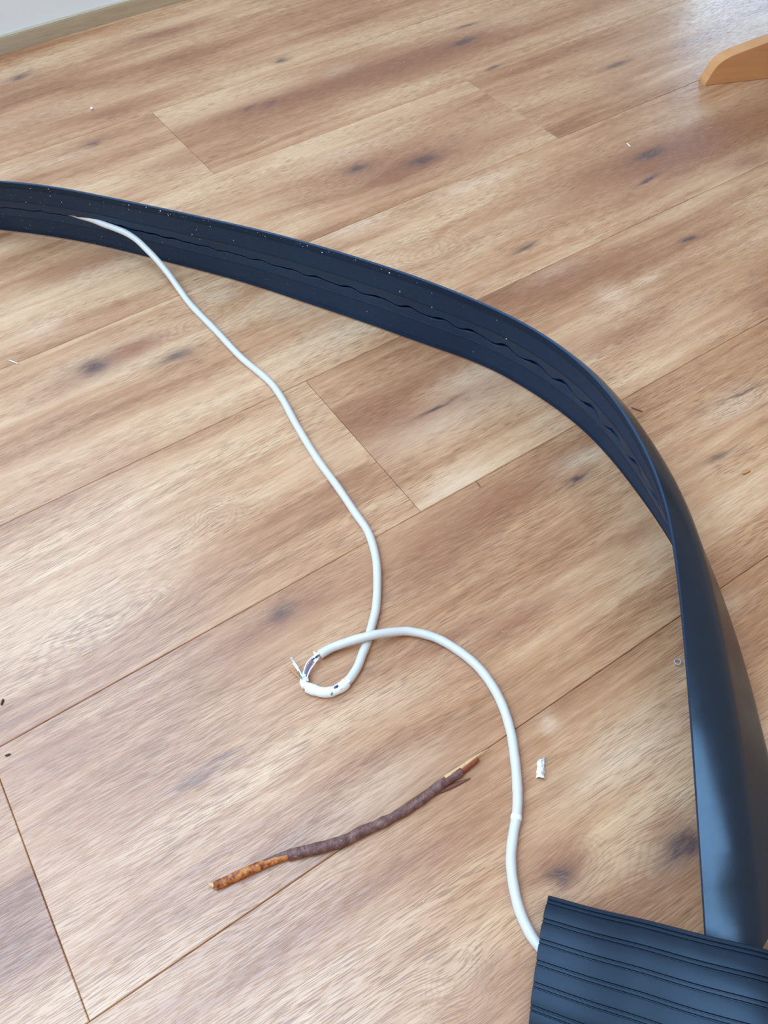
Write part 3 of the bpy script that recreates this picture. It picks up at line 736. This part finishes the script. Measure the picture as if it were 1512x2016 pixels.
bark_mat, core_mat = bark_material(), wood_core_material()
red_bark = plain('torn_red_bark', (0.27, 0.065, 0.03), 0.5, 0.4, 0.5, 500.0)
cream_wood = plain('cream_splinter_wood', (0.70, 0.43, 0.20), 0.5, 0.4, 0.2, 500.0)
twig = empty('twig', TWIG[9], 'broken reddish brown twig with stripped orange end lying on the planks', 'twig')
PT = [Vector(p) for p in TWIG]
lump = lambda t, a: 1 + 0.10*mnoise.noise(Vector((math.cos(a)*0.9, math.sin(a)*0.9, t*24))) + 0.05*math.sin(t*53)
tube('bare_wood', TWIG[1:11], lambda t: 0.0027 + 0.0002*math.sin(t*12), core_mat, twig, 14, 0.0015, warp=lump)['label'] = 'stripped orange wood'
bark = tube('bark', PT[5:17], lambda t: (0.00335 + 0.0003*math.sin(t*7)) * (1 - 0.25*max(0, t-0.8)*5*0.5), bark_mat, twig, 16, 0.0013, warp=lump)
tube('torn_bark', [p + Vector((-0.0004, 0.0011, 0.00075)) for p in PT[3:7]], lambda t: 0.0010 + 0.0017*t, bark_mat, twig, 10, 0.0015, warp=lump)
tube('torn_bark', [PT[15], PT[16], PT[17].lerp(PT[18], 0.1)], lambda t: 0.0030 - 0.0012*t, red_bark, twig, 12, 0.0013, warp=lump)['label'] = 'reddish torn bark'
tube('splinter', [p + Vector((0.0006, 0.0016, 0.0012)) for p in PT[15:18]] + [PT[18]], lambda t: max(0.0018*(1 - t**2), 0.0003), cream_wood, twig, 8, 0.0015)['label'] = 'pale split wood at the tip'
tube('splinter', [PT[0] + Vector((0, 0.001, 0)), PT[1]], lambda t: 0.0005 + 0.0014*t, cream_wood, twig, 7, 0.0008)
tube('bark_strip', BARK_STRIP, lambda t: max(0.0015*math.sin(math.pi*(0.12 + 0.84*t)), 0.0004), plain('peeled_bark', (0.20, 0.075, 0.055), 0.6, 0.3, 0.4, 500.0), twig, 8, 0.0015, flat=0.6)['label'] = 'peeled strip of bark'


def blob(name, p, r, mat, parent, sq=(1, 1, 1), seed=0):
    bm = bmesh.new()
    bmesh.ops.create_icosphere(bm, subdivisions=2, radius=1.0)
    for v in bm.verts:
        q = 1 + 0.3*mnoise.noise(v.co*1.4 + Vector((seed, 0, 0)))
        v.co = Vector((v.co.x*sq[0], v.co.y*sq[1], v.co.z*sq[2])) * (r*q) + Vector(p)
    me = bpy.data.meshes.new(name); bm.to_mesh(me); bm.free()
    return link(name, me, mat, parent, True)


blob('bud_scar', Vector(SPOT) + Vector((0, 0, -0.0002)), 0.0016, plain('grey_scar', (0.10, 0.11, 0.10), 0.6, 0.3, 0.6, 900.0), bark, (1, 1, 0.6), 2)['label'] = 'dark grey bud scar'
for i, (q, s) in enumerate(((8, 0.0009), (6, 0.0007), (10, 0.0009), (12, 0.0007))):
    blob('bark_knob', PT[q] + Vector((0.0012, -0.0018, 0.0016)), s, bark_mat, bark, (1, 1, 1), i)

# ------------------------------------------------------------------ white scrap
def scrap():
    a, b, c, d = [Vector(p) for p in SCRAP]
    nx, ny = 7, 13
    V, F = [], []
    rnd = random.Random(12)
    for j in range(ny):
        for i in range(nx):
            s, t = i/(nx-1), j/(ny-1)
            p = b.lerp(a, s).lerp(c.lerp(d, s), t)
            e = mnoise.noise(Vector((s*3, t*6, 1.7)))
            side = (a - b).normalized()
            p = p + side * (0.0010 * mnoise.noise(Vector((3.0, t*7, s*1.0))) * (1 if i in (0, nx-1) else 0.4))
            if j == 0 and i >= nx-2: p = p + (b - c).normalized()*0.0016
            p.z = 0.0010 + 0.0028*math.sin(math.pi*s)**0.7 + 0.0014*e
            V.append(p)
    for j in range(ny-1):
        for i in range(nx-1):
            F.append((j*nx+i, j*nx+i+1, (j+1)*nx+i+1, (j+1)*nx+i))
    n = len(V)
    V += [Vector((p.x, p.y, p.z - 0.0007)) for p in V]
    F += [tuple(n+q for q in f[::-1]) for f in F]
    ring = [i for i in range(nx)] + [j*nx+nx-1 for j in range(1, ny)] + [(ny-1)*nx+i for i in range(nx-2, -1, -1)] + [j*nx for j in range(ny-2, 0, -1)]
    for q in range(len(ring)):
        x, y = ring[q], ring[(q+1) % len(ring)]
        F.append((x, y, n+y, n+x))
    return mesh('plastic_scrap', V, F, white_plastic)


tag(scrap(), 'small crumpled white plastic scrap lying right of the cable', 'scrap')

# ------------------------------------------------------------------ wooden stand at the upper right
def beech():
    k = Nodes('varnished_beech')
    co = k.coord()
    n = k.noise(k.vec('MULTIPLY', co, (14.0, 30.0, 160.0)), 1.0, 3.0)
    c = k.ramp(n, [(0.3, (0.66, 0.30, 0.115)), (0.7, (0.71, 0.345, 0.14))])
    return k.done(c, 0.35, 0.5)


beech_mat = beech()
F0 = Vector((0.9445542, 0.5547355, 0))
ex, en = Vector((0.90473, -0.42599, 0)), Vector((0.42599, 0.90473, 0))
stand = empty('wooden_stand', F0 + ex*0.2, 'orange beech wood stand foot with rounded end at the upper right', 'stand')


def foot_mesh(off):
    prof = [(0.0, 0.0), (0.0006, 0.004), (0.0034, 0.0101), (0.0065, 0.0182), (0.0116, 0.0262), (0.0212, 0.0330), (0.0348, 0.0378), (0.0515, 0.0424), (0.0708, 0.0475), (0.10, 0.054), (0.14, 0.060), (0.19, 0.063), (0.21, 0.063), (0.26, 0.060), (0.30, 0.054), (0.33, 0.0475), (0.365, 0.0378), (0.389, 0.026), (0.3966, 0.0101), (0.40, 0.0)]
    prof = [(p.x, p.y) for p in curve_points([(a, b, 0.0) for a, b in prof], 0.0035)]
    bm = bmesh.new()
    th = 0.0195
    fr = [bm.verts.new(F0 + off + ex*a + Vector((0, 0, b))) for a, b in prof]
    bk = [bm.verts.new(F0 + off + ex*a + en*th + Vector((0, 0, b))) for a, b in prof]
    bm.faces.new(fr); bm.faces.new(bk[::-1])
    for i in range(len(prof)):
        j = (i+1) % len(prof)
        bm.faces.new((fr[j], fr[i], bk[i], bk[j]))
    bmesh.ops.recalc_face_normals(bm, faces=bm.faces[:])
    es = [e for e in bm.edges if (e.verts[0] in fr) != (e.verts[1] in fr)]
    rimE = [e for e in bm.edges if e not in es]
    bmesh.ops.bevel(bm, geom=rimE, offset=0.0007, segments=1, affect='EDGES')
    me = bpy.data.meshes.new('foot'); bm.to_mesh(me); bm.free()
    o = link('foot', me, beech_mat, stand)
    return o


def obox(name, a0, a1, n0, n1, z0, z1, mat):
    V = []
    for z in (z0, z1):
        for (a, n) in ((a0, n0), (a1, n0), (a1, n1), (a0, n1)):
            V.append(F0 + ex*a + en*n + Vector((0, 0, z)))
    return mesh(name, V, [(0,3,2,1),(4,5,6,7),(0,1,5,4),(1,2,6,5),(2,3,7,6),(3,0,4,7)], mat, stand)


foot_mesh(Vector((0, 0, 0)))
obox('unseen_post', 0.165, 0.235, 0.002, 0.0175, 0.060, 0.72, beech_mat)  # out of view, added to give a dark reflection in the floor
dark_wood = plain('dark_red_wood', (0.16, 0.06, 0.03), 0.4, 0.5, 0.3, 40.0)
obox('shade_board', 0.07, 0.66, -0.42, 0.30, 0.25, 0.28, dark_wood)  # unseen board, added and sized to dim the floor and block its reflections

# ------------------------------------------------------------------ small bits on the floor
def debris_tube(key, name, r, mat, label, cat, flat=1.0):
    pts = [Vector(p) for p in DEBRIS[key]]
    o = tube(name, pts, lambda t: r*(0.5 + 0.5*math.sin(math.pi*(0.1 + 0.8*t))), mat, None, 6, 0.0012, flat)
    return tag(o, label, cat)


white_fibre = plain('white_fibre', (0.85, 0.84, 0.80), 0.6)
rust = plain('rust_bark', (0.22, 0.06, 0.03), 0.6)
dark_bit = plain('dark_bit', (0.05, 0.03, 0.025), 0.6)
tan_bit = plain('tan_flake', (0.55, 0.26, 0.10), 0.6)
grey_fibre = plain('grey_fibre', (0.42, 0.38, 0.34), 0.5)
debris_tube('white_splinter', 'splinter', 0.0007, white_fibre, 'thin white splinter on a plank seam near the left edge', 'splinter')
debris_tube('red_splinter', 'splinter', 0.0006, rust, 'rust brown splinter just right of the bend in the cover', 'splinter')
debris_tube('brown_hair', 'bark_fibre', 0.0004, rust, 'short brown curly fibre on the floor between cable and cover', 'fibre')
debris_tube('tan_flake', 'wood_flake', 0.0013, tan_bit, 'small orange tan flake near the right edge', 'flake', 0.5)
debris_tube('white_curl', 'shaving', 0.0008, white_fibre, 'pale curled shaving beside a dark knot at upper right', 'shaving')
debris_tube('dark_bit', 'bark_crumb', 0.0008, dark_bit, 'dark crumb at the left edge, upper of the two there', 'crumb')
debris_tube('dark_bit2', 'bark_crumb', 0.0007, dark_bit, 'dark crumb at the left edge, lower of the two there', 'crumb')
c0 = (Vector(DEBRIS['grey_curl'][0]) + Vector(DEBRIS['grey_curl'][1])) / 2
tag(tube('fibre_curl', [c0 + Vector((math.cos(a)*0.0022, math.sin(a)*0.0022, 0.0008 + 0.0002*a)) for a in [q*0.55 for q in range(13)]], 0.0005, grey_fibre, None, 6, 0.0010), 'tiny grey ring of fibre beside the smooth back of the cover', 'fibre')
tag(blob('white_crumb', (Vector(DEBRIS['white_crumb'][0]) + Vector(DEBRIS['white_crumb'][1]))/2 + Vector((0, 0, 0.0008)), 0.0024, white_plastic, None, (1, 0.8, 0.7), 4), 'single white crumb on the floor at upper left', 'crumb')
# fine grit scattered on the boards
V, F = [], []
rnd = random.Random(21)
for q in range(160):
    x, y = rnd.uniform(-0.15, 1.2), rnd.uniform(-0.2, 1.2)
    r = rnd.uniform(0.0002, 0.0006) * (1 + 0.6*y)
    b = len(V)
    for a in range(4):
        V.append((x + r*math.cos(a*1.57 + q), y + r*math.sin(a*1.57 + q)*0.7, 0.0003))
    V.append((x, y, 0.0003 + r))
    F += [(b+a, b+(a+1) % 4, b+4) for a in range(4)]
tag(mesh('floor_grit', V, F, white_fibre), 'fine pale grit scattered over the wooden floor', 'grit', kind='stuff')
